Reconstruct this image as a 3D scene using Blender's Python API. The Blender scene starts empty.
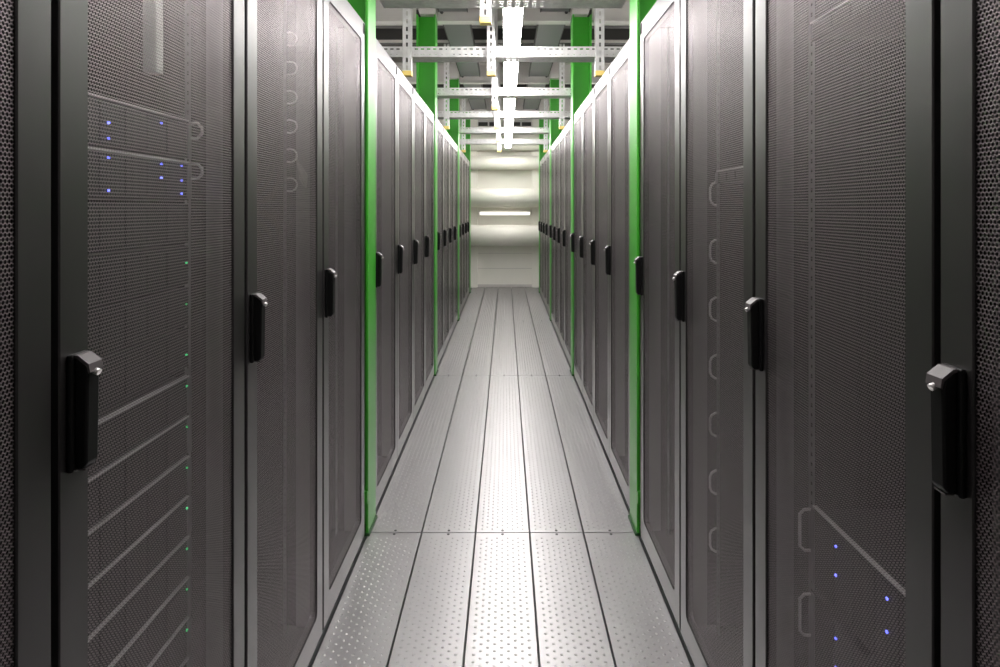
import bpy, bmesh, math, random
from mathutils import Vector, Matrix
random.seed(4)
scene = bpy.context.scene
col = scene.collection

# ---------------------------------------------------------------- camera, world, exposure
F_PX = 620.0                      # focal length in pixels of a 1000 px wide frame
cam_d = bpy.data.cameras.new('camera')
cam_d.sensor_width = 36.0
cam_d.lens = F_PX * 36.0 / 1000.0
cam_d.shift_x = -0.0055           # rising-front style shift: the horizon lies above the frame centre
cam_d.shift_y = -0.1245
cam_d.clip_start = 0.02
cam = bpy.data.objects.new('camera', cam_d)
cam.location = (0.013, 0.0, 1.44)
cam.rotation_euler = (math.pi / 2, 0, 0)
col.objects.link(cam)
scene.camera = cam

world = bpy.data.worlds.new('world')
scene.world = world
world.use_nodes = True
world.node_tree.nodes['Background'].inputs[0].default_value = (0.9, 0.95, 1.0, 1)
world.node_tree.nodes['Background'].inputs[1].default_value = 0.15

vs = scene.view_settings
vs.view_transform = 'Standard'
vs.look = 'None'
vs.gamma = 1.0
vs.use_curve_mapping = False
vs.exposure = 0.12
LAMP = 44.0                       # emission strength of the ceiling light diffusers

# ---------------------------------------------------------------- plan of the place (metres)
AX = 0.60                         # door plane, half the aisle
RH = 2.25                         # rack height
BAYS = [(-1.015, 6, 0.620), (2.900, 4, 0.6095), (5.525, 4, 0.6095), (8.150, 4, 0.6095)]   # start of each bay, racks, pitch
COLS = [2.812, 5.43, 8.055, 10.68]  # column centres
CH = [3.00, 4.13, 5.51, 6.80, 8.16, 9.50]                   # cross channels
ZC = 3.40                         # ceiling
YE = 11.45                        # end wall
YB = -2.2                         # wall behind the camera
XW = 2.6                          # side walls

# ---------------------------------------------------------------- materials
def new_mat(name):
    m = bpy.data.materials.new(name)
    m.use_nodes = True
    nt = m.node_tree
    return m, nt, nt.nodes['Principled BSDF'], nt.nodes['Material Output']

def node(nt, typ, **kw):
    n = nt.nodes.new(typ)
    for k, v in kw.items():
        setattr(n, k, v)
    return n

def mth(nt, op, a, b=None, c=None):
    n = nt.nodes.new('ShaderNodeMath')
    n.operation = op
    for i, v in enumerate((a, b, c)):
        if v is None:
            continue
        if isinstance(v, (int, float)):
            n.inputs[i].default_value = v
        else:
            nt.links.new(v, n.inputs[i])
    return n.outputs[0]

def mat(name, colour, rough=0.5, metal=0.0, var=0.0, scale=8.0, rvar=0.0, bump=0.0, bscale=200.0, stretch=None, spec=0.5, coat=0.0, crough=0.3):
    m, nt, p, out = new_mat(name)
    p.inputs['Base Color'].default_value = (*colour, 1)
    p.inputs['Roughness'].default_value = rough
    p.inputs['Metallic'].default_value = metal
    p.inputs['Specular IOR Level'].default_value = spec
    p.inputs['Coat Weight'].default_value = coat
    p.inputs['Coat Roughness'].default_value = crough
    p.inputs['Coat IOR'].default_value = 1.52
    tc = node(nt, 'ShaderNodeTexCoord')
    src = tc.outputs['Object']
    if stretch:
        mp = node(nt, 'ShaderNodeMapping')
        mp.inputs['Scale'].default_value = stretch
        nt.links.new(src, mp.inputs['Vector'])
        src = mp.outputs[0]
    if var or rvar:
        nz = node(nt, 'ShaderNodeTexNoise')
        nz.inputs['Scale'].default_value = scale
        nz.inputs['Detail'].default_value = 4
        nt.links.new(src, nz.inputs['Vector'])
        if var:
            mr = node(nt, 'ShaderNodeMapRange')
            mr.inputs['To Min'].default_value = 1 - var
            mr.inputs['To Max'].default_value = 1 + var
            nt.links.new(nz.outputs['Fac'], mr.inputs['Value'])
            mx = node(nt, 'ShaderNodeVectorMath', operation='SCALE')
            mx.inputs[0].default_value = colour
            nt.links.new(mr.outputs[0], mx.inputs['Scale'])
            nt.links.new(mx.outputs[0], p.inputs['Base Color'])
        if rvar:
            m2 = node(nt, 'ShaderNodeMapRange')
            m2.inputs['To Min'].default_value = max(0.05, rough - rvar)
            m2.inputs['To Max'].default_value = min(1, rough + rvar)
            nt.links.new(nz.outputs['Fac'], m2.inputs['Value'])
            nt.links.new(m2.outputs[0], p.inputs['Roughness'])
    if bump:
        nb = node(nt, 'ShaderNodeTexNoise')
        nb.inputs['Scale'].default_value = bscale
        nt.links.new(src, nb.inputs['Vector'])
        bp = node(nt, 'ShaderNodeBump')
        bp.inputs['Strength'].default_value = bump
        bp.inputs['Distance'].default_value = 0.002
        nt.links.new(nb.outputs['Fac'], bp.inputs['Height'])
        nt.links.new(bp.outputs[0], p.inputs['Normal'])
    return m

def emis(name, colour, strength):
    m, nt, p, out = new_mat(name)
    p.inputs['Base Color'].default_value = (*colour, 1)
    p.inputs['Emission Color'].default_value = (*colour, 1)
    p.inputs['Emission Strength'].default_value = strength
    return m

def mesh_mat(name, colour, pitch, r, rough, metal):
    """perforated sheet: staggered round holes cut by transparency, in the sheet's own metres"""
    m, nt, p, out = new_mat(name)
    p.inputs['Base Color'].default_value = (*colour, 1)
    p.inputs['Roughness'].default_value = rough
    p.inputs['Metallic'].default_value = metal
    tc = node(nt, 'ShaderNodeTexCoord')
    sp = node(nt, 'ShaderNodeSeparateXYZ')
    nt.links.new(tc.outputs['Object'], sp.inputs[0])
    a = mth(nt, 'MULTIPLY', sp.outputs['Y'], 1 / pitch)
    b = mth(nt, 'MULTIPLY', sp.outputs['Z'], 1 / (pitch * math.sqrt(3)))
    def lat(off):
        fa = mth(nt, 'SUBTRACT', mth(nt, 'FRACT', mth(nt, 'ADD', a, off)), 0.5)
        fb = mth(nt, 'MULTIPLY', mth(nt, 'SUBTRACT', mth(nt, 'FRACT', mth(nt, 'ADD', b, off)), 0.5), math.sqrt(3))
        return mth(nt, 'ADD', mth(nt, 'MULTIPLY', fa, fa), mth(nt, 'MULTIPLY', fb, fb))
    d2 = mth(nt, 'MINIMUM', lat(100.0), lat(100.5))
    hole = mth(nt, 'LESS_THAN', d2, r * r)
    tr = node(nt, 'ShaderNodeBsdfTransparent')
    mx = node(nt, 'ShaderNodeMixShader')
    nt.links.new(hole, mx.inputs[0])
    nt.links.new(p.outputs[0], mx.inputs[1])
    nt.links.new(tr.outputs[0], mx.inputs[2])
    nt.links.new(mx.outputs[0], out.inputs['Surface'])
    return m

def slot_mat(name, colour, pu, lu, pv, lv, rough=0.4, metal=0.85):
    """galvanised steel with rows of punched slots (UV in metres)"""
    m, nt, p, out = new_mat(name)
    p.inputs['Roughness'].default_value = rough
    p.inputs['Metallic'].default_value = metal
    tc = node(nt, 'ShaderNodeTexCoord')
    nz = node(nt, 'ShaderNodeTexNoise')
    nz.inputs['Scale'].default_value = 25
    nt.links.new(tc.outputs['Object'], nz.inputs['Vector'])
    mr = node(nt, 'ShaderNodeMapRange')
    mr.inputs['To Min'].default_value = 0.75
    mr.inputs['To Max'].default_value = 1.2
    nt.links.new(nz.outputs['Fac'], mr.inputs['Value'])
    sc = node(nt, 'ShaderNodeVectorMath', operation='SCALE')
    sc.inputs[0].default_value = colour
    nt.links.new(mr.outputs[0], sc.inputs['Scale'])
    nt.links.new(sc.outputs[0], p.inputs['Base Color'])
    sp = node(nt, 'ShaderNodeSeparateXYZ')
    nt.links.new(tc.outputs['UV'], sp.inputs[0])
    def ax(o, per, ln):
        f = mth(nt, 'SUBTRACT', mth(nt, 'FRACT', mth(nt, 'ADD', mth(nt, 'MULTIPLY', o, 1 / per), 100)), 0.5)
        return mth(nt, 'LESS_THAN', mth(nt, 'ABSOLUTE', f), ln / per / 2)
    hole = mth(nt, 'MULTIPLY', ax(sp.outputs['X'], pu, lu), ax(sp.outputs['Y'], pv, lv))
    tr = node(nt, 'ShaderNodeBsdfTransparent')
    mx = node(nt, 'ShaderNodeMixShader')
    nt.links.new(hole, mx.inputs[0])
    nt.links.new(p.outputs[0], mx.inputs[1])
    nt.links.new(tr.outputs[0], mx.inputs[2])
    nt.links.new(mx.outputs[0], out.inputs['Surface'])
    return m

M = {}
M['paint'] = mat('rack_paint', (0.050, 0.046, 0.046), 0.36, 0.5, 0.06, 14, 0.05, 0.06, 900, coat=1.0, crough=0.32)
M['mesh'] = mesh_mat('perforated_door_sheet', (0.385, 0.342, 0.352), 0.0064, 0.448, 0.38, 0.65)
M['inside'] = mat('rack_interior', (0.020, 0.019, 0.020), 0.5, 0.0, 0.05)
M['rail'] = mat('rack_rail_steel', (0.30, 0.29, 0.30), 0.4, 0.5, 0.08, 30)
M['black'] = mat('black_plastic', (0.006, 0.006, 0.006), 0.42, spec=0.3)
M['plinth'] = mat('black_plinth', (0.015, 0.015, 0.015), 0.6)
M['lock'] = mat('lock_metal', (0.75, 0.72, 0.72), 0.3, 0.8)
M['lit_plastic'] = mat('lit_black_plastic', (0.11, 0.098, 0.10), 0.38)  # black plastic lightened for the overhead light caught on lever tops
M['green'] = mat('green_column_paint', (0.050, 0.42, 0.022), 0.42, 0.0, 0.04, 6, coat=0.7, crough=0.35)
M['greend'] = mat('dark_green_paint', (0.010, 0.065, 0.010), 0.5)
M['galv'] = mat('galvanised_steel', (0.62, 0.61, 0.61), 0.38, 0.85, 0.12, 18)
M['slot'] = slot_mat('slotted_galvanised_steel', (0.82, 0.81, 0.81), 0.040, 0.022, 0.034, 0.009, 0.45, 0.6)
M['hslot'] = slot_mat('slotted_hanger_steel', (0.82, 0.81, 0.81), 0.050, 0.028, 0.05, 0.013, 0.45, 0.6)
M['plank'] = mat('floor_plank_steel', (0.41, 0.402, 0.408), 0.37, 0.85, 0.12, 5, 0.09, 0.05, 350, (1, 0.25, 1))
M['stud'] = mat('floor_stud_steel', (0.42, 0.415, 0.415), 0.33, 0.85)
M['sub'] = mat('subfloor_concrete', (0.05, 0.05, 0.05), 0.8)
M['screw'] = mat('dark_screw', (0.06, 0.06, 0.06), 0.4, 0.6)
M['lamp'] = emis('lamp_diffuser', (1.0, 0.965, 0.95), LAMP)
M['walltube'] = emis('wall_tube', (1.0, 0.95, 0.86), 1.5)
M['white'] = mat('white_enamel', (0.80, 0.79, 0.77), 0.4)
M['yellow'] = mat('yellow_plastic', (0.90, 0.68, 0.20), 0.4)
M['red'] = mat('red_plastic', (0.5, 0.02, 0.02), 0.4)
M['ceil'] = mat('ceiling_concrete', (0.27, 0.255, 0.24), 0.85, 0.0, 0.12, 3)
M['beam'] = mat('beam_grey', (0.62, 0.60, 0.57), 0.6, 0.0, 0.05)
M['dark'] = mat('dark_steel', (0.05, 0.048, 0.046), 0.5)
M['tray'] = mat('tray_steel', (0.22, 0.23, 0.23), 0.4, 0.6)
M['wall'] = mat('wall_paint', (0.55, 0.54, 0.51), 0.8, 0.0, 0.04, 4)
M['endwall'] = mat('end_wall_panel', (0.88, 0.86, 0.79), 0.6, 0.0, 0.03, 4)
M['duct'] = mat('duct_jacket', (0.86, 0.83, 0.76), 0.45, 0.05, 0.05, 5, 0.0, 0.15, 60)
M['server'] = mat('server_face', (0.018, 0.018, 0.021), 0.45, 0.2, 0.1, 40)
M['edge'] = mat('server_edge_steel', (0.80, 0.78, 0.79), 0.4, 0.2)
M['blue'] = emis('led_blue', (0.12, 0.14, 1.0), 5.0)
M['ledg'] = emis('led_green', (0.1, 1.0, 0.35), 1.3)
M['cable'] = mat('pale_cable', (0.5, 0.48, 0.48), 0.5)

# ---------------------------------------------------------------- geometry helpers
class MB:
    def __init__(self):
        self.bm = bmesh.new()
        self.uv = None
    def box(self, x0, x1, y0, y1, z0, z1, bevel=0.0):
        bm = self.bm
        vs = [bm.verts.new(p) for p in ((x0, y0, z0), (x1, y0, z0), (x1, y1, z0), (x0, y1, z0),
                                        (x0, y0, z1), (x1, y0, z1), (x1, y1, z1), (x0, y1, z1))]
        fs = [bm.faces.new([vs[i] for i in q]) for q in
              ((0, 3, 2, 1), (4, 5, 6, 7), (0, 1, 5, 4), (1, 2, 6, 5), (2, 3, 7, 6), (3, 0, 4, 7))]
        if bevel > 0:
            es = list({e for f in fs for e in f.edges})
            bmesh.ops.bevel(bm, geom=es, offset=bevel, segments=2, affect='EDGES', profile=0.5)
        return self
    def prism(self, pts, axis, a0, a1):
        """closed polygon pts (2D) extruded along axis: 'x' -> pts are (y,z), 'y' -> (x,z), 'z' -> (x,y)"""
        def P(p, a):
            return {'x': (a, p[0], p[1]), 'y': (p[0], a, p[1]), 'z': (p[0], p[1], a)}[axis]
        bm = self.bm
        A = [bm.verts.new(P(p, a0)) for p in pts]
        B = [bm.verts.new(P(p, a1)) for p in pts]
        n = len(pts)
        bm.faces.new(A[::-1])
        bm.faces.new(B)
        for i in range(n):
            j = (i + 1) % n
            bm.faces.new((A[i], A[j], B[j], B[i]))
        return self
    def tube(self, pts, r, seg=10, closed=False):
        bm = self.bm
        pts = [Vector(p) for p in pts]
        rings = []
        n = len(pts)
        up = Vector((0.123, 0.31, 0.94))
        for i, p in enumerate(pts):
            t = (pts[min(i + 1, n - 1)] - pts[max(i - 1, 0)]).normalized()
            a = t.cross(up)
            if a.length < 0.05:
                a = t.cross(Vector((1, 0, 0)))
            a.normalize()
            b = t.cross(a)
            rings.append([bm.verts.new(p + (a * math.cos(2 * math.pi * k / seg) + b * math.sin(2 * math.pi * k / seg)) * r)
                          for k in range(seg)])
        for i in range(n - 1):
            for k in range(seg):
                l = (k + 1) % seg
                f = bm.faces.new((rings[i][k], rings[i][l], rings[i + 1][l], rings[i + 1][k]))
                f.smooth = True
        bm.faces.new(rings[0][::-1])
        bm.faces.new(rings[-1])
        return self
    def frame(self, x0, x1, Y0, Y1, Z0, Z1, y0, y1, z0, z1, c, b=0.002):
        """door frame: outer rectangle Y0..Z1 with a chamfered opening y0..z1, between planes x0 (back) and x1 (front)"""
        bm = self.bm
        inn = []
        for cx, cz, sx, sz in ((y0, z0, 1, 1), (y1, z0, -1, 1), (y1, z1, -1, -1), (y0, z1, 1, -1)):
            q = [(cx, cz + sz * c), (cx + sx * c * 0.3, cz + sz * c * 0.3), (cx + sx * c, cz)]
            if (sx, sz) in ((-1, 1), (1, -1)):
                q = q[::-1]
            inn.append(q)
        inner = [p for q in inn for p in q]
        outs = []
        for k, (oy, oz) in enumerate(((Y0, Z0), (Y1, Z0), (Y1, Z1), (Y0, Z1))):
            q = inn[k]
            if k in (0, 2):
                outs += [(oy, q[0][1]), (oy, oz), (q[2][0], oz)]
            else:
                outs += [(q[0][0], oz), (oy, oz), (oy, q[2][1])]
        n = len(inner)
        def shrink(p):
            return (max(Y0 + b, min(Y1 - b, p[0])), max(Z0 + b, min(Z1 - b, p[1])))
        def grow(p):
            cy, cz = (y0 + y1) / 2, (z0 + z1) / 2
            return (p[0] + b * (1 if p[0] < cy else -1) * -1, p[1] + b * (1 if p[1] < cz else -1) * -1)
        R = []
        for xx, pts in ((x0, inner), (x1 - b, inner), (x1, [grow(p) for p in inner]), (x1, [shrink(p) for p in outs]), (x1 - b, outs), (x0, outs)):
            R.append([bm.verts.new((xx, p[0], p[1])) for p in pts])
        for r in range(6):
            A, B = R[r], R[(r + 1) % 6]
            for i in range(n):
                j = (i + 1) % n
                bm.faces.new((A[i], A[j], B[j], B[i]))
        bmesh.ops.recalc_face_normals(bm, faces=bm.faces[:])
        return self
    def quad_uv(self, origin, u, v, lu, lv, t):
        """thin plate with metre UVs: origin, unit axes u and v, sizes, thickness along u x v"""
        bm = self.bm
        if self.uv is None:
            self.uv = bm.loops.layers.uv.new('UVMap')
        o, u, v = Vector(origin), Vector(u), Vector(v)
        w = u.cross(v) * t
        for off in (Vector((0, 0, 0)), w):
            c = [(0, 0), (lu, 0), (lu, lv), (0, lv)]
            vs_ = [bm.verts.new(o + off + u * a + v * b_) for a, b_ in c]
            if off.length == 0:
                vs_, c = vs_[::-1], c[::-1]
            f = bm.faces.new(vs_)
            for l, q in zip(f.loops, c):
                l[self.uv].uv = (q[0], q[1])
        return self
    def mesh(self, name, material):
        me = bpy.data.meshes.new(name)
        self.bm.to_mesh(me)
        self.bm.free()
        me.materials.append(M[material])
        return me

def link(name, me, parent=None, loc=(0, 0, 0), rotz=0.0):
    o = bpy.data.objects.new(name, me)
    o.location = loc
    o.rotation_euler = (0, 0, rotz)
    col.objects.link(o)
    if parent is not None:
        o.parent = parent
    return o

def thing(name, label, cat, loc=(0, 0, 0), rotz=0.0, group=None):
    o = link(name, None, None, loc, rotz)
    return tag(o, label, cat, group)

def tag(o, label, cat, group=None):
    o['label'] = label
    o['category'] = cat
    if group:
        o['group'] = group
    return o

def struct(name, me, label, cat, loc=(0, 0, 0)):
    o = link(name, me, None, loc)
    o['kind'] = 'structure'
    o['label'] = label
    o['category'] = cat
    return o

def box_mesh(name, material, *b, bevel=0.0):
    return MB().box(*b, bevel=bevel).mesh(name, material)

ORD = ['first', 'second', 'third', 'fourth', 'fifth', 'sixth', 'seventh', 'eighth', 'ninth', 'tenth', 'eleventh', 'twelfth', 'thirteenth', 'fourteenth']

# ---------------------------------------------------------------- setting
floor = struct('floor', box_mesh('floor', 'sub', -XW, XW, YB, YE, -0.12, -0.03), 'raised floor of long studded galvanised steel planks', 'floor')
PW = 2 * AX / 5
GAP = 0.006
def plank_mesh(L):
    return MB().box(-PW / 2 + GAP / 2, PW / 2 - GAP / 2, 0.003, L - 0.003, -0.03, 0.0, bevel=0.0015).mesh('floor_plank', 'plank')
def stud_mesh(L):
    bm = bmesh.new()
    px, py = 0.0455, 0.033
    n = int((L - 0.06) / (py / 2))
    for r in range(n):
        y = 0.03 + r * py / 2
        nx = 5 if r % 2 == 0 else 4
        for k in range(nx):
            x = (k - (nx - 1) / 2) * px
            base = [bm.verts.new((x + 0.0056 * math.cos(t * math.pi / 3), y + 0.0056 * math.sin(t * math.pi / 3), 0.0)) for t in range(6)]
            top = [bm.verts.new((x + 0.0026 * math.cos(t * math.pi / 3), y + 0.0026 * math.sin(t * math.pi / 3), 0.0030)) for t in range(6)]
            bm.faces.new(top)
            for t in range(6):
                f = bm.faces.new((base[t], base[(t + 1) % 6], top[(t + 1) % 6], top[t]))
                f.smooth = True
    me = bpy.data.meshes.new('stud_field')
    bm.to_mesh(me)
    bm.free()
    me.materials.append(M['stud'])
    return me
SEAMS = [-0.04, 2.76, 5.36, 7.97, 10.58, YE]
screw_me = MB().prism([(0.006 * math.cos(t * math.pi / 5), 0.006 * math.sin(t * math.pi / 5)) for t in range(10)], 'z', 0.0, 0.0015).mesh('screw', 'screw')
for a, b in zip(SEAMS[:-1], SEAMS[1:]):
    pm, sm = plank_mesh(b - a), stud_mesh(b - a)
    for k in range(5):
        p = link('floor_plank', pm, floor, ((k - 2) * PW, a, 0))
        s = link('stud_field', sm, p)
        s['kind'] = 'stuff'
        for sx in (0.0,):
            if a > 0:
                link('screw', screw_me, p, (sx, 0.016, 0))
            link('screw', screw_me, p, (sx, b - a - 0.016, 0))
# rear part of the floor, behind the camera and under the racks: plain slab
struct('floor_slab', MB().box(-XW, -AX - 0.004, YB, YE, -0.03, -0.001).box(AX + 0.004, XW, YB, YE, -0.03, -0.001).box(-AX, AX, YB, -0.045, -0.03, 0).mesh('floor_slab', 'tray'),
       'dark steel floor slab running beneath the server racks', 'floor')

struct('wall_left', box_mesh('wall_left', 'wall', -XW - 0.1, -XW, YB, YE, -0.12, ZC), 'pale painted wall behind one rack row', 'wall')
struct('wall_right', box_mesh('wall_right', 'wall', XW, XW + 0.1, YB, YE, -0.12, ZC), 'pale painted wall behind the other rack row', 'wall')
struct('wall_back', box_mesh('wall_back', 'wall', -XW - 0.1, XW + 0.1, YB - 0.1, YB, -0.12, ZC), 'pale painted wall at the near end of the aisle', 'wall')
we = struct('wall_end', box_mesh('wall_end', 'endwall', -XW - 0.1, XW + 0.1, YE, YE + 0.1, -0.12, ZC), 'cream end wall behind the round ducts', 'wall')
for s in (-1, 1):
    link('pilaster', box_mesh('pilaster', 'endwall', min(s * 0.50, s * 0.66), max(s * 0.50, s * 0.66), YE - 0.10, YE, 0, 3.2, bevel=0.004), we)
link('kick_rail', box_mesh('kick_rail', 'beam', -0.50, 0.50, YE - 0.02, YE, 0.0, 0.05, bevel=0.003), we)
for z in (0.34, 0.62):
    link('panel_joint', box_mesh('panel_joint', 'beam', -0.50, 0.50, YE - 0.006, YE, z, z + 0.008), we)

ceiling = struct('ceiling', box_mesh('ceiling', 'ceil', -XW - 0.1, XW + 0.1, YB - 0.1, YE + 0.1, ZC, ZC + 0.1), 'grey concrete ceiling above the steel beams', 'ceiling')
# ribs of the deck
rib = box_mesh('deck_rib', 'ceil', -XW, XW, -0.05, 0.05, -0.05, 0.0)
y = 0.5
while y < YE:
    link('deck_rib', rib, ceiling, (0, y, ZC))
    y += 0.45

# ---------------------------------------------------------------- server racks
HZ = 1.153        # handle centre height
DT = 0.024       # door thickness
ST = 0.060       # stile width
body_me = (MB().box(-1.0, -DT - 0.004, -0.3045, -0.303, 0.03, RH - 0.02).box(-1.0, -DT - 0.004, 0.303, 0.3045, 0.03, RH - 0.02)
           .box(-1.0, -DT - 0.004, -0.3028, 0.3028, RH - 0.022, RH - 0.005).box(-1.0, -DT - 0.004, -0.3028, 0.3028, 0.03, 0.045)
           .box(-1.0, -0.985, -0.3028, 0.3028, 0.045, RH - 0.022)).mesh('cabinet_body', 'inside')
plinth_me = box_mesh('plinth', 'plinth', -0.98, -0.010, -0.30, 0.30, 0.0, 0.019)
post_me = MB().prism([(-0.085, 0.0), (-0.030, 0.0), (-0.030, 0.022), (-0.045, 0.022), (-0.045, 0.012), (-0.085, 0.012)], 'z', 0.046, RH - 0.023).mesh('corner_post', 'rail')
post2_me = MB().prism([(-0.085, 0.0), (-0.085, -0.012), (-0.045, -0.012), (-0.045, -0.022), (-0.030, -0.022), (-0.030, 0.0)], 'z', 0.046, RH - 0.023).mesh('corner_post', 'rail')
rail_b = MB()
rail_b.quad_uv((-0.110, -0.0125, 0.05), (0, 1, 0), (0, 0, 1), 0.025, RH - 0.08, 0.002)
for f in rail_b.bm.faces:
    for l in f.loops:
        l[rail_b.uv].uv = (l[rail_b.uv].uv[1], l[rail_b.uv].uv[0] + 0.0125)
rail_me = rail_b.mesh('mounting_rail', 'rail')
M['railslot'] = slot_mat('rail_with_square_holes', (0.34, 0.33, 0.34), 0.0222, 0.010, 0.05, 0.010, 0.4, 0.4)
rail_me.materials[0] = M['railslot']
door_me = MB().frame(-DT, 0.0, -0.3030, 0.3030, 0.020, RH, -0.3030 + ST, 0.3030 - ST, 0.020 + 0.09, RH - 0.085, 0.018).mesh('door', 'paint')
panel_me = box_mesh('mesh_panel', 'mesh', -0.0055, -0.0040, -0.3030 + ST - 0.004, 0.3030 - ST + 0.004, 0.106, RH - 0.081)
# handle: recessed plate, swing lever with a sloping top, lock barrel
plate_me = box_mesh('handle_plate', 'black', 0.0, 0.009, -0.019, 0.019, -0.088, 0.088, bevel=0.003)
lever_b = MB()
lever_b.prism([(0.008, -0.084), (0.020, -0.084), (0.025, -0.077), (0.027, 0.060), (0.024, 0.071), (0.008, 0.083)], 'y', -0.013, 0.013)
bmesh.ops.bevel(lever_b.bm, geom=[e for e in lever_b.bm.edges], offset=0.003, segments=2, affect='EDGES', profile=0.5)
lever_me = lever_b.mesh('lever', 'black')
top_b = MB().prism([(0.004, 0.0825), (0.012, 0.0825), (0.026, 0.0705), (0.0285, 0.060), (0.031, 0.061), (0.029, 0.074), (0.014, 0.087), (0.004, 0.087)], 'y', -0.0145, 0.0145)
top_me = top_b.mesh('lever_cap', 'lit_plastic')
lock_me = MB().tube([(0.026, 0, 0.062), (0.0345, 0, 0.058)], 0.005, 12).mesh('lock_barrel', 'lock')
foot_me = box_mesh('lever_foot', 'lit_plastic', 0.010, 0.022, -0.010, 0.010, -0.0865, -0.0842)
clip_me = (MB().box(0.0, 0.0025, -0.011, -0.008, -0.022, 0.022).box(0.0, 0.0025, 0.008, 0.011, -0.022, 0.022)
           .box(0.0, 0.0025, -0.011, 0.011, -0.022, -0.019).box(0.0, 0.0025, -0.011, 0.011, 0.019, 0.022)).mesh('corner_clip', 'dark')
ring_pts = [(0.0, 0, -0.021)] + [(0.012 + 0.021 * math.cos(t), 0, 0.021 * math.sin(t)) for t in [(-90 + 15 * k) * math.pi / 180 for k in range(13)]] + [(0.0, 0, 0.021)]
ring_me = MB().tube(ring_pts, 0.0030, 8).mesh('cable_ring', 'edge')

tall_pts = [(0, 0, -0.038), (0.014, 0, -0.038), (0.026, 0, -0.030), (0.031, 0, -0.018), (0.031, 0, 0.018), (0.026, 0, 0.030), (0.014, 0, 0.038), (0, 0, 0.038)]
tall_me = MB().tube(tall_pts, 0.0040, 8).mesh('cable_ring', 'edge')
ROW = {-1: 'green-LED row', 1: 'opposite green-LED row'}
special = {
    (-1, 0, 3): 'black server rack holding the servers with blue and green LEDs',
    (-1, 0, 4): 'black server rack with closely spaced cable rings behind its upper mesh',
    (1, 0, 3): 'black server rack holding two tall blue-LED units with long handles',
    (1, 0, 4): 'black server rack with widely spaced cable rings down one rail',
}
racks = {}
def make_rack(s, bay, i, yc, n):
    lab = special.get((s, bay, i)) or 'black mesh-door server rack, %s rack of the %s bay from the ducts, %s' % (ORD[n - 1 - i], ORD[3 - bay], ROW[s])
    t = thing('server_rack', lab, 'server rack', (s * AX, yc, 0), 0.0 if s < 0 else math.pi, 'server racks along the aisle')
    link('cabinet_body', body_me, t)
    link('plinth', plinth_me, t)
    link('corner_post', post_me, t, (0, -0.3025, 0))
    link('corner_post', post2_me, t, (0, 0.3025, 0))
    for q in (-1, 1):
        link('mounting_rail', rail_me, t, (0, q * 0.2545, 0))
    d = link('door', door_me, t)
    link('mesh_panel', panel_me, d)
    h = (0, -0.272, HZ)
    link('handle_plate', plate_me, d, h)
    link('lever', lever_me, d, h)
    link('lever_cap', top_me, d, h)
    link('lever_foot', foot_me, d, h)
    link('lock_barrel', lock_me, d, h)
    for ch in d.children:
        if ch.name.split('.')[0] in ('handle_plate', 'lever', 'lever_cap', 'lever_foot', 'lock_barrel'):
            ch.scale = (1, 1, 0.94)
    link('corner_clip', clip_me, d, (0, -s * 0.283, RH - 0.032))
    racks[(s, bay, i)] = t
    return t
for s in (-1, 1):
    for bay, (y0, n, pitch) in enumerate(BAYS):
        for i in range(n):
            if bay == 0 and i < 1:
                continue
            make_rack(s, bay, i, y0 + pitch * (i + 0.5), n)

# cable rings on the rails
L3, R3 = racks[(-1, 0, 4)], racks[(1, 0, 4)]
for k in range(6):
    link('cable_ring', ring_me, L3, (-0.107, 0.268, 2.00 - 0.096 * k))
for k in range(7):
    link('cable_ring', tall_me, R3, (-0.118, -0.268, 1.49 - 0.19 * k))
tang = MB()
for k in range(4):
    tang.tube([(-0.07, 0.25 + 0.006 * k, 1.60), (-0.055 + 0.006 * k, 0.255, 1.55), (-0.05, 0.275 + 0.004 * k, 1.51), (-0.07, 0.285, 1.54 + 0.01 * k), (-0.085, 0.29, 1.62)], 0.0022, 6)
link('cable_loop', tang.mesh('cable_loop', 'cable'), L3)
# pale vertical strip standing in for reflected light, high in the LED-server rack
L2 = racks[(-1, 0, 3)]
link('reflection_strip', box_mesh('reflection_strip', 'white', -0.13, -0.10, 0.112, 0.140, 1.72, 2.20, bevel=0.004), L2)

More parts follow.
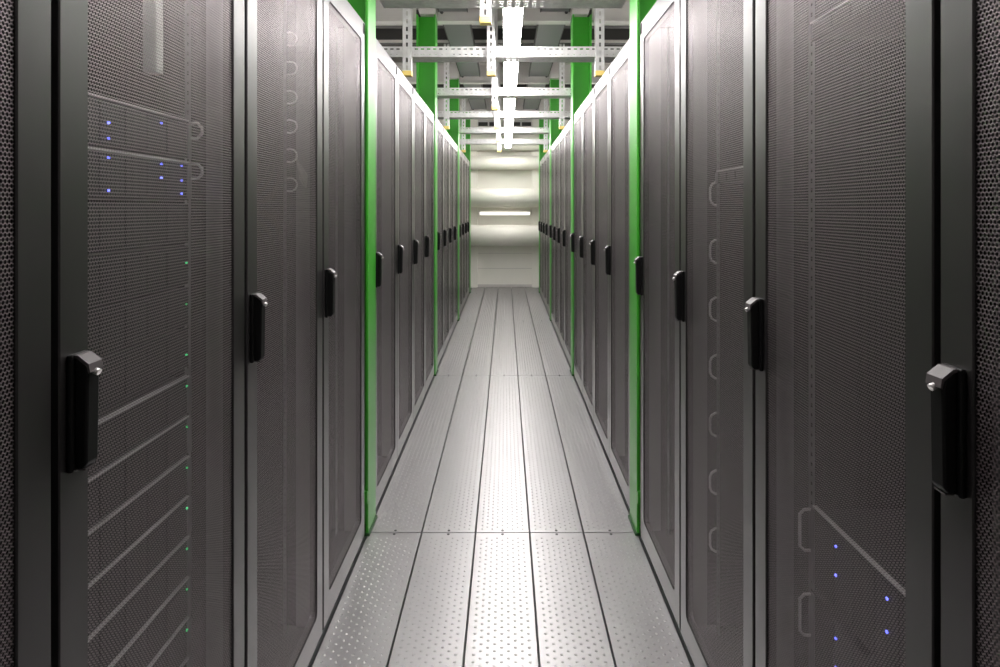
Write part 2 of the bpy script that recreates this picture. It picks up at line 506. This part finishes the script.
# ---------------------------------------------------------------- servers in the racks
def server(rack, ztop, U, label, cat, group, edge='edge', handles=None, leds=(), lip=True, fx=-0.107):
    rl = rack.location
    rz = rack.rotation_euler[2]
    h = U * 0.04445
    z0 = ztop - h
    t = thing('rack_server', label, cat, (rl.x, rl.y, z0), rz, group)
    link('chassis', box_mesh('chassis', 'server', -0.80, fx, -0.222, 0.222, 0.001, h - 0.0015), t)
    link('front_panel', box_mesh('front_panel', 'server', fx, fx + 0.006, -0.241, 0.241, 0.001, h - 0.006 if lip else h - 0.0015, bevel=0.0015), t)
    if lip:
        link('top_lip', box_mesh('top_lip', edge, fx, fx + 0.009, -0.2395, 0.2395, h - 0.0048, h - 0.001), t)
        for q in (-1, 1):
            link('mounting_ear', box_mesh('mounting_ear', 'rail', fx + 0.006, fx + 0.010, q * 0.241 - 0.008, q * 0.241 + 0.008, 0.004, h - 0.008, bevel=0.001), t)
    # drive bays: shallow dark frames across the face
    nb = 6
    for k in range(nb):
        yy = -0.215 + k * 0.43 / nb
        link('drive_bay', box_mesh('drive_bay', 'inside', fx + 0.006, fx + 0.009, yy + 0.006, yy + 0.43 / nb - 0.006, 0.008, h - 0.012, bevel=0.001), t)
    if handles:
        hz, hh = handles
        for q in (-1, 1):
            pts = [(fx + 0.006, q * 0.246, hz - hh / 2), (fx + 0.024, q * 0.246, hz - hh / 2), (fx + 0.034, q * 0.246, hz - hh / 2 + 0.01),
                   (fx + 0.034, q * 0.246, hz + hh / 2 - 0.01), (fx + 0.024, q * 0.246, hz + hh / 2), (fx + 0.006, q * 0.246, hz + hh / 2)]
            link('pull_handle', MB().tube(pts, 0.0035, 8).mesh('pull_handle', 'edge'), t)
    for (yy, zz, c) in leds:
        link('status_light', box_mesh('status_light', c, fx + 0.009, fx + 0.0115, yy - 0.0020, yy + 0.0020, zz - 0.0018, zz + 0.0018), t)
    return t

# rack with LED servers: two blue units on top, dark units, then the lit-edge stack
server(L2, 1.640, 2, 'dark server with loop handles and blue LEDs, upper of the pair', 'server', 'blue LED servers', 'edge', (0.066, 0.034),
       [(-0.046, 0.043, 'blue'), (-0.046, 0.015, 'blue'), (0.124, 0.066, 'blue')])
server(L2, 1.548, 2, 'dark server with loop handles and blue LEDs, lower of the pair', 'server', 'blue LED servers', 'edge', (0.066, 0.034),
       [(-0.046, 0.073, 'blue'), (-0.046, 0.014, 'blue'), (0.124, 0.074, 'blue'), (0.124, 0.045, 'blue'), (0.204, 0.075, 'blue'), (0.204, 0.043, 'blue'), (0.204, 0.015, 'blue')])
for k in range(4):
    server(L2, 1.452 - 0.0925 * k, 2, 'plain dark server below the blue-LED pair, %s of four downwards' % ORD[k], 'server', 'plain dark servers', lip=False,
           leds=[(0.224, 0.05, 'ledg')] if k in (1, 2) else [(0.224, 0.03, 'ledg')] if k == 3 else [])
for k in range(11):
    server(L2, 1.068 - 0.0905 * k, 2, 'pale-edged server with green LED, %s from the top of its stack' % ORD[k], 'server', 'pale-edged servers with green LEDs',
           leds=[(0.226, 0.066, 'ledg')])
R2 = racks[(1, 0, 3)]
for k in range(2):
    server(R2, 0.775 - 0.192 * k, 4, 'tall pale-edged unit with long pull handles and blue LEDs, %s one' % ('upper', 'lower')[k], 'server', 'tall blue LED units',
           'edge' if k == 0 else 'server', (0.118, 0.092), [(-0.138, 0.139, 'blue'), (-0.138, 0.079, 'blue'), (0.035, 0.139, 'blue'), (0.035, 0.079, 'blue')], fx=-0.112)
server(R2, 1.86, 1, 'thin pale-edged server high in the rack opposite the LED servers', 'server', None)
server(R3, 1.565, 1, 'thin pale-edged panel above the widely spaced cable rings', 'server', None)

# ---------------------------------------------------------------- green columns
FW, CDp, FT = 0.160, 0.165, 0.012     # flange width, section depth, flange thickness
CX = 0.592
def make_column(s, k, yc):
    t = thing('steel_column', 'green H-section steel column, %s from the duct wall, in %s' % (ORD[3 - k], 'the green-LED row' if s < 0 else 'the row opposite green LEDs'),
              'column', (s * CX, yc, 0), 0.0 if s > 0 else math.pi, 'green steel columns')
    t_h = 3.12
    link('aisle_flange', col_fl, t)
    link('rear_flange', col_fl, t, (CDp - FT, 0, 0))
    link('web', col_web, t)
    link('base_plate', col_base, t)
    link('clip_angle', col_clip, t, (0, -FW / 2 if s > 0 else FW / 2, 0.17))
    link('head_gusset', col_head, t)
    return t
col_fl = box_mesh('flange', 'green', 0, FT, -FW / 2, FW / 2, 0.012, 3.12, bevel=0.002)
col_web = box_mesh('web', 'green', FT, CDp - FT, -0.004, 0.004, 0.012, 3.12)
col_base = box_mesh('base_plate', 'greend', -0.008, CDp + 0.01, -FW / 2 - 0.002, FW / 2 + 0.005, 0.0, 0.012, bevel=0.002)
col_clip = box_mesh('clip_angle', 'green', 0.001, 0.030, -0.012, 0.012, -0.028, 0.028, bevel=0.003)
col_head = MB().prism([(-0.004, 3.121), (CDp - 0.03, 3.121), (CDp + 0.05, 3.39), (-0.004, 3.39)], 'y', -FW / 2 - 0.01, FW / 2 + 0.01).mesh('head_gusset', 'beam')
for s in (-1, 1):
    for k, yc in enumerate(COLS):
        make_column(s, k, yc)

# ---------------------------------------------------------------- ceiling beams, purlins, trays
def h_beam(name, L, fw, h, tf=0.014):
    b = MB()
    b.box(-L / 2, L / 2, -0.005, 0.005, tf, h - tf)
    return b.mesh('web', 'beam'), box_mesh('flange', 'beam', -L / 2, L / 2, -fw / 2, fw / 2, 0, tf, bevel=0.002), box_mesh('flange', 'beam', -L / 2, L / 2, -fw / 2, fw / 2, h - tf, h, bevel=0.002)
bolt_me = MB().prism([(0.016 * math.cos(t * math.pi / 3), 0.016 * math.sin(t * math.pi / 3)) for t in range(6)], 'y', -0.02, 0.0).mesh('bolt', 'dark')
for k, yc in enumerate(COLS):
    spans = [('centre', 0.0, 2 * (CX - 0.012), 'between the columns')]
    t = thing('ceiling_beam', 'grey steel beam spanning between the %s pair of columns from the duct wall' % ORD[3 - k], 'beam', (0, yc, 3.07), 0, 'beams across the aisle')
    w, f1, f2 = h_beam('b', 2 * (CX - 0.012), 0.10, 0.26)
    link('web', w, t); link('lower_flange', f1, t); link('upper_flange', f2, t)
    for s in (-1, 1):
        for zz in (0.09, 0.16):
            link('bolt', bolt_me, t, (s * 0.545, -0.005, zz))
    for s in (-1, 1):
        L = XW - (CX + CDp) - 0.03
        t2 = thing('side_beam', 'grey steel beam over the racks at %s column from the duct wall, %s' % (ORD[3 - k], ROW[s]), 'beam',
                   (s * (CX + CDp + 0.012 + L / 2), yc, 3.07), 0, 'beams over the racks')
        w, f1, f2 = h_beam('b', L, 0.10, 0.26)
        link('web', w, t2); link('lower_flange', f1, t2); link('upper_flange', f2, t2)
n_p = 0
pur_me = MB()
pur_me = MB().prism([(-0.05, 0.0), (0.05, 0.0), (0.05, 0.02), (-0.038, 0.02), (-0.038, 0.16), (0.03, 0.16), (0.03, 0.18), (-0.05, 0.18)], 'x', -XW + 0.02, XW - 0.02).mesh('purlin', 'dark')
flange_me = box_mesh('pale_edge', 'beam', -XW + 0.02, XW - 0.02, -0.055, -0.0505, 0.0, 0.03)
pur_y = []
for k in range(-1, 4):
    base = COLS[k] if k >= 0 else COLS[0] - 2.70
    for q in (0.62, 1.24, 1.86):
        if base + q < YE - 0.2:
            pur_y.append(base + q)
for k, yc in enumerate(pur_y):
    t = thing('ceiling_purlin', 'thin steel purlin under the ceiling, %s from the duct wall' % (ORD + ['fifteenth', 'sixteenth'])[len(pur_y) - 1 - k], 'purlin', (0, yc, 3.215), 0, 'purlins under the ceiling')
    link('channel', pur_me, t)
    link('pale_edge', flange_me, t)
# long trays along the aisle under the purlins
for s in (-1, 1):
    b = MB().box(-0.125, 0.125, -0.4, YE - 0.05, 0.0, 0.004).box(-0.127, -0.123, -0.4, YE - 0.05, 0.0, 0.05).box(0.123, 0.127, -0.4, YE - 0.05, 0.0, 0.05)
    # tray is cut at each main beam: it runs above the beams' lower flanges
    segs = [(-0.4, COLS[0] - 0.06)] + [(COLS[i] + 0.06, COLS[i + 1] - 0.06) for i in range(3)] + [(COLS[3] + 0.06, YE - 0.02)]
    b.bm.free()
    for k, (a, c) in enumerate(segs):
        t = thing('cable_tray', 'dark steel cable tray running lengthwise, %s beam bay from the duct wall, %s' % (ORD[4 - k], 'over green-LED side' if s < 0 else 'over opposite side'), 'cable tray', (s * 0.44, a, 3.15), 0, 'lengthwise cable trays')
        L = c - a
        link('tray_floor', box_mesh('tray_floor', 'tray', -0.12, 0.12, 0, L, 0, 0.004), t)
        for q in (-1, 1):
            link('tray_side', box_mesh('tray_side', 'dark', min(q * 0.12, q * 0.128), max(q * 0.12, q * 0.128), 0, L, -0.006, 0.055), t)

# ---------------------------------------------------------------- cross channels, hangers, lights
ZB, CHH, CHD = 2.435, 0.066, 0.150
def make_channel(k, yc):
    mid = k % 2 == 1
    L = 2.30 if mid else 2 * (CX - 0.004)
    t = thing('cross_channel', 'slotted galvanised channel across the aisle, %s from the duct wall' % ORD[len(CH) - 1 - k], 'cable tray', (0, yc, ZB), 0, 'slotted channels across the aisle')
    b = MB().quad_uv((-L / 2, -CHD / 2, 0), (1, 0, 0), (0, 0, 1), L, CHH, 0.0015)
    link('front_side', b.mesh('front_side', 'slot'), t)
    b = MB().quad_uv((-L / 2, CHD / 2, 0), (1, 0, 0), (0, 0, 1), L, CHH, 0.0015)
    link('rear_side', b.mesh('rear_side', 'slot'), t)
    b = MB().quad_uv((-L / 2, -CHD / 2, 0), (1, 0, 0), (0, 1, 0), L, CHD, 0.0015)
    link('channel_floor', b.mesh('channel_floor', 'slot'), t)
    b = MB()
    for q in (-1, 1):
        b = MB().box(-L / 2, L / 2, min(q * CHD / 2, q * (CHD / 2 - 0.014)), max(q * CHD / 2, q * (CHD / 2 - 0.014)), CHH, CHH + 0.002)
        link('rolled_edge', b.mesh('rolled_edge', 'galv'), t)
    return t
for k, yc in enumerate(CH):
    make_channel(k, yc)

HB = 2.325    # lower end of hangers
def make_hanger(x, yc, w, label, group):
    t = thing('strut_hanger', label, 'hanger', (x, yc, HB), 0, group)
    L = ZC - HB - 0.055
    d = w * 0.8
    b = MB().quad_uv((-w / 2, 0, 0), (0, 0, 1), (1, 0, 0), L, w, -0.0015)
    for f in b.bm.faces:
        for l in f.loops:
            l[b.uv].uv = (l[b.uv].uv[0], l[b.uv].uv[1] + 0.025 - w / 2)
    link('slotted_face', b.mesh('slotted_face', 'hslot'), t)
    for q in (-1, 1):
        link('strut_side', box_mesh('strut_side', 'galv', q * w / 2 - 0.0012, q * w / 2 + 0.0012, 0, d, 0, L), t)
    link('end_cap', box_mesh('end_cap', 'yellow', -w / 2 - 0.003, w / 2 + 0.003, -0.003, d + 0.003, -0.026, 0.008, bevel=0.004), t)
    link('head_plate', box_mesh('head_plate', 'galv', -w / 2 - 0.03, w / 2 + 0.03, -0.03, d + 0.03, L, L + 0.006), t)
for k, yc in enumerate(CH):
    o = ORD[len(CH) - 1 - k]
    make_hanger(-0.080, yc - CHD / 2 - 0.06, 0.05, 'yellow-capped strut hanging beside the lights at the %s channel from the duct wall' % o, 'yellow-capped struts beside the lights')
    if k % 2 == 1:
        for s in (-1, 1):
            make_hanger(s * 0.622, yc - CHD / 2 - 0.06, 0.055, 'yellow-capped strut over the racks at %s channel from the ducts, %s' % (o, ROW[s]), 'yellow-capped struts over the racks')

ZL = 2.573    # top of luminaires, under the channels
LX = 0.056
ends = [0.75, 1.47, 2.88, 4.22, 5.55, 6.88, 8.21, 9.54, 10.90]
for k, (a, c) in enumerate(zip(ends[:-1], ends[1:])):
    t = thing('ceiling_light', 'bright linear tube light below the channels, %s from the duct wall' % ORD[len(ends) - 2 - k], 'light', (LX, a, ZL), 0, 'row of linear lights')
    L = c - a - 0.03
    link('housing', box_mesh('housing', 'white', -0.056, 0.056, 0, L, -0.022, 0.0, bevel=0.003), t)
    pts = [(0.055 * math.cos(math.pi + math.pi * j / 10), -0.0225 + 0.042 * math.sin(math.pi + math.pi * j / 10)) for j in range(11)]
    link('diffuser', MB().prism(pts, 'y', 0.012, L - 0.012).mesh('diffuser', 'lamp'), t)
    for q in (0.0, L - 0.011):
        link('light_end_cap', box_mesh('light_end_cap', 'white', -0.054, 0.054, q, q + 0.011, -0.066, -0.023, bevel=0.003), t)

# the same luminaires hang in the neighbouring aisles behind the racks
for s in (-1, 1):
    for k, a in enumerate([0.0, 2.7, 5.4, 8.1]):
        t = thing('aisle_light', 'bright linear light behind the racks, %s from the duct wall, %s' % (ORD[3 - k], ROW[s]), 'light', (s * 2.12, a, ZL), 0, 'lights in the neighbouring aisles')
        L = 2.5
        link('housing', box_mesh('housing', 'white', -0.056, 0.056, 0, L, -0.022, 0.0, bevel=0.003), t)
        pts = [(0.055 * math.cos(math.pi + math.pi * j / 10), -0.0225 + 0.042 * math.sin(math.pi + math.pi * j / 10)) for j in range(11)]
        link('diffuser', MB().prism(pts, 'y', 0.012, L - 0.012).mesh('diffuser', 'lamp'), t)
        for q in (0.2, L - 0.2):
            link('suspension_rod', MB().tube([(0, q, 0.0), (0, q, ZC - ZL - 0.05)], 0.005, 8).mesh('suspension_rod', 'galv'), t)

# ---------------------------------------------------------------- far end: ducts and vents
def make_duct(z, r, yc, label, band=True):
    t = thing('round_duct', label, 'duct', (0, yc, z), 0, 'round ducts at the end wall')
    pts = [(r * math.cos(2 * math.pi * j / 40), r * math.sin(2 * math.pi * j / 40)) for j in range(40)]
    me = MB().prism(pts, 'x', -1.6, 1.6).mesh('jacket', 'duct')
    for p in me.polygons:
        p.use_smooth = len(p.vertices) == 4
    link('jacket', me, t)
    pb = [((r + 0.004) * math.cos(2 * math.pi * j / 40), (r + 0.004) * math.sin(2 * math.pi * j / 40)) for j in range(40)]
    bm = MB().prism(pb, 'x', -0.012, 0.012).mesh('seam_band', 'duct')
    for x in (-0.9, -0.05, 0.8):
        link('seam_band', bm, t, (x, 0, 0))
make_duct(2.66, 0.165, YE - 0.27, 'cream round duct, topmost of four across the end wall')
make_duct(2.275, 0.12, YE - 0.22, 'slimmest cream round duct, second from top across the end wall')
make_duct(1.645, 0.17, YE - 0.29, 'cream round duct, third from top across the end wall, above the sill')
make_duct(0.965, 0.19, YE - 0.29, 'cream round duct, lowest across the end wall')
t = thing('wall_light', 'horizontal tube light on the end wall between two ducts', 'light', (0, YE, 1.36))
link('backing', box_mesh('backing', 'white', -0.49, 0.49, -0.04, 0, -0.05, 0.05, bevel=0.004), t)
link('tube', MB().tube([(-0.46, -0.062, 0), (0.46, -0.062, 0)], 0.022, 14).mesh('tube', 'walltube'), t)
for q in (-1, 1):
    link('tube_holder', box_mesh('tube_holder', 'white', q * 0.47 - 0.012, q * 0.47 + 0.012, -0.088, -0.04, -0.028, 0.028, bevel=0.004), t)
for s in (-1, 1):
    t = thing('vent_grille', 'black slotted vent high on the end wall, %s' % ('green-LED side' if s < 0 else 'side opposite green LEDs'), 'vent', (s * 0.30, YE - 0.02, 2.98), 0, 'vents on the end wall')
    link('vent_frame', box_mesh('vent_frame', 'white', -0.22, 0.22, 0, 0.019, -0.09, 0.09, bevel=0.003), t)
    for q in (-1, 1):
        link('vent_opening', box_mesh('vent_opening', 'dark', q * 0.10 - 0.085, q * 0.10 + 0.085, -0.006, 0.0, -0.01, 0.06), t)
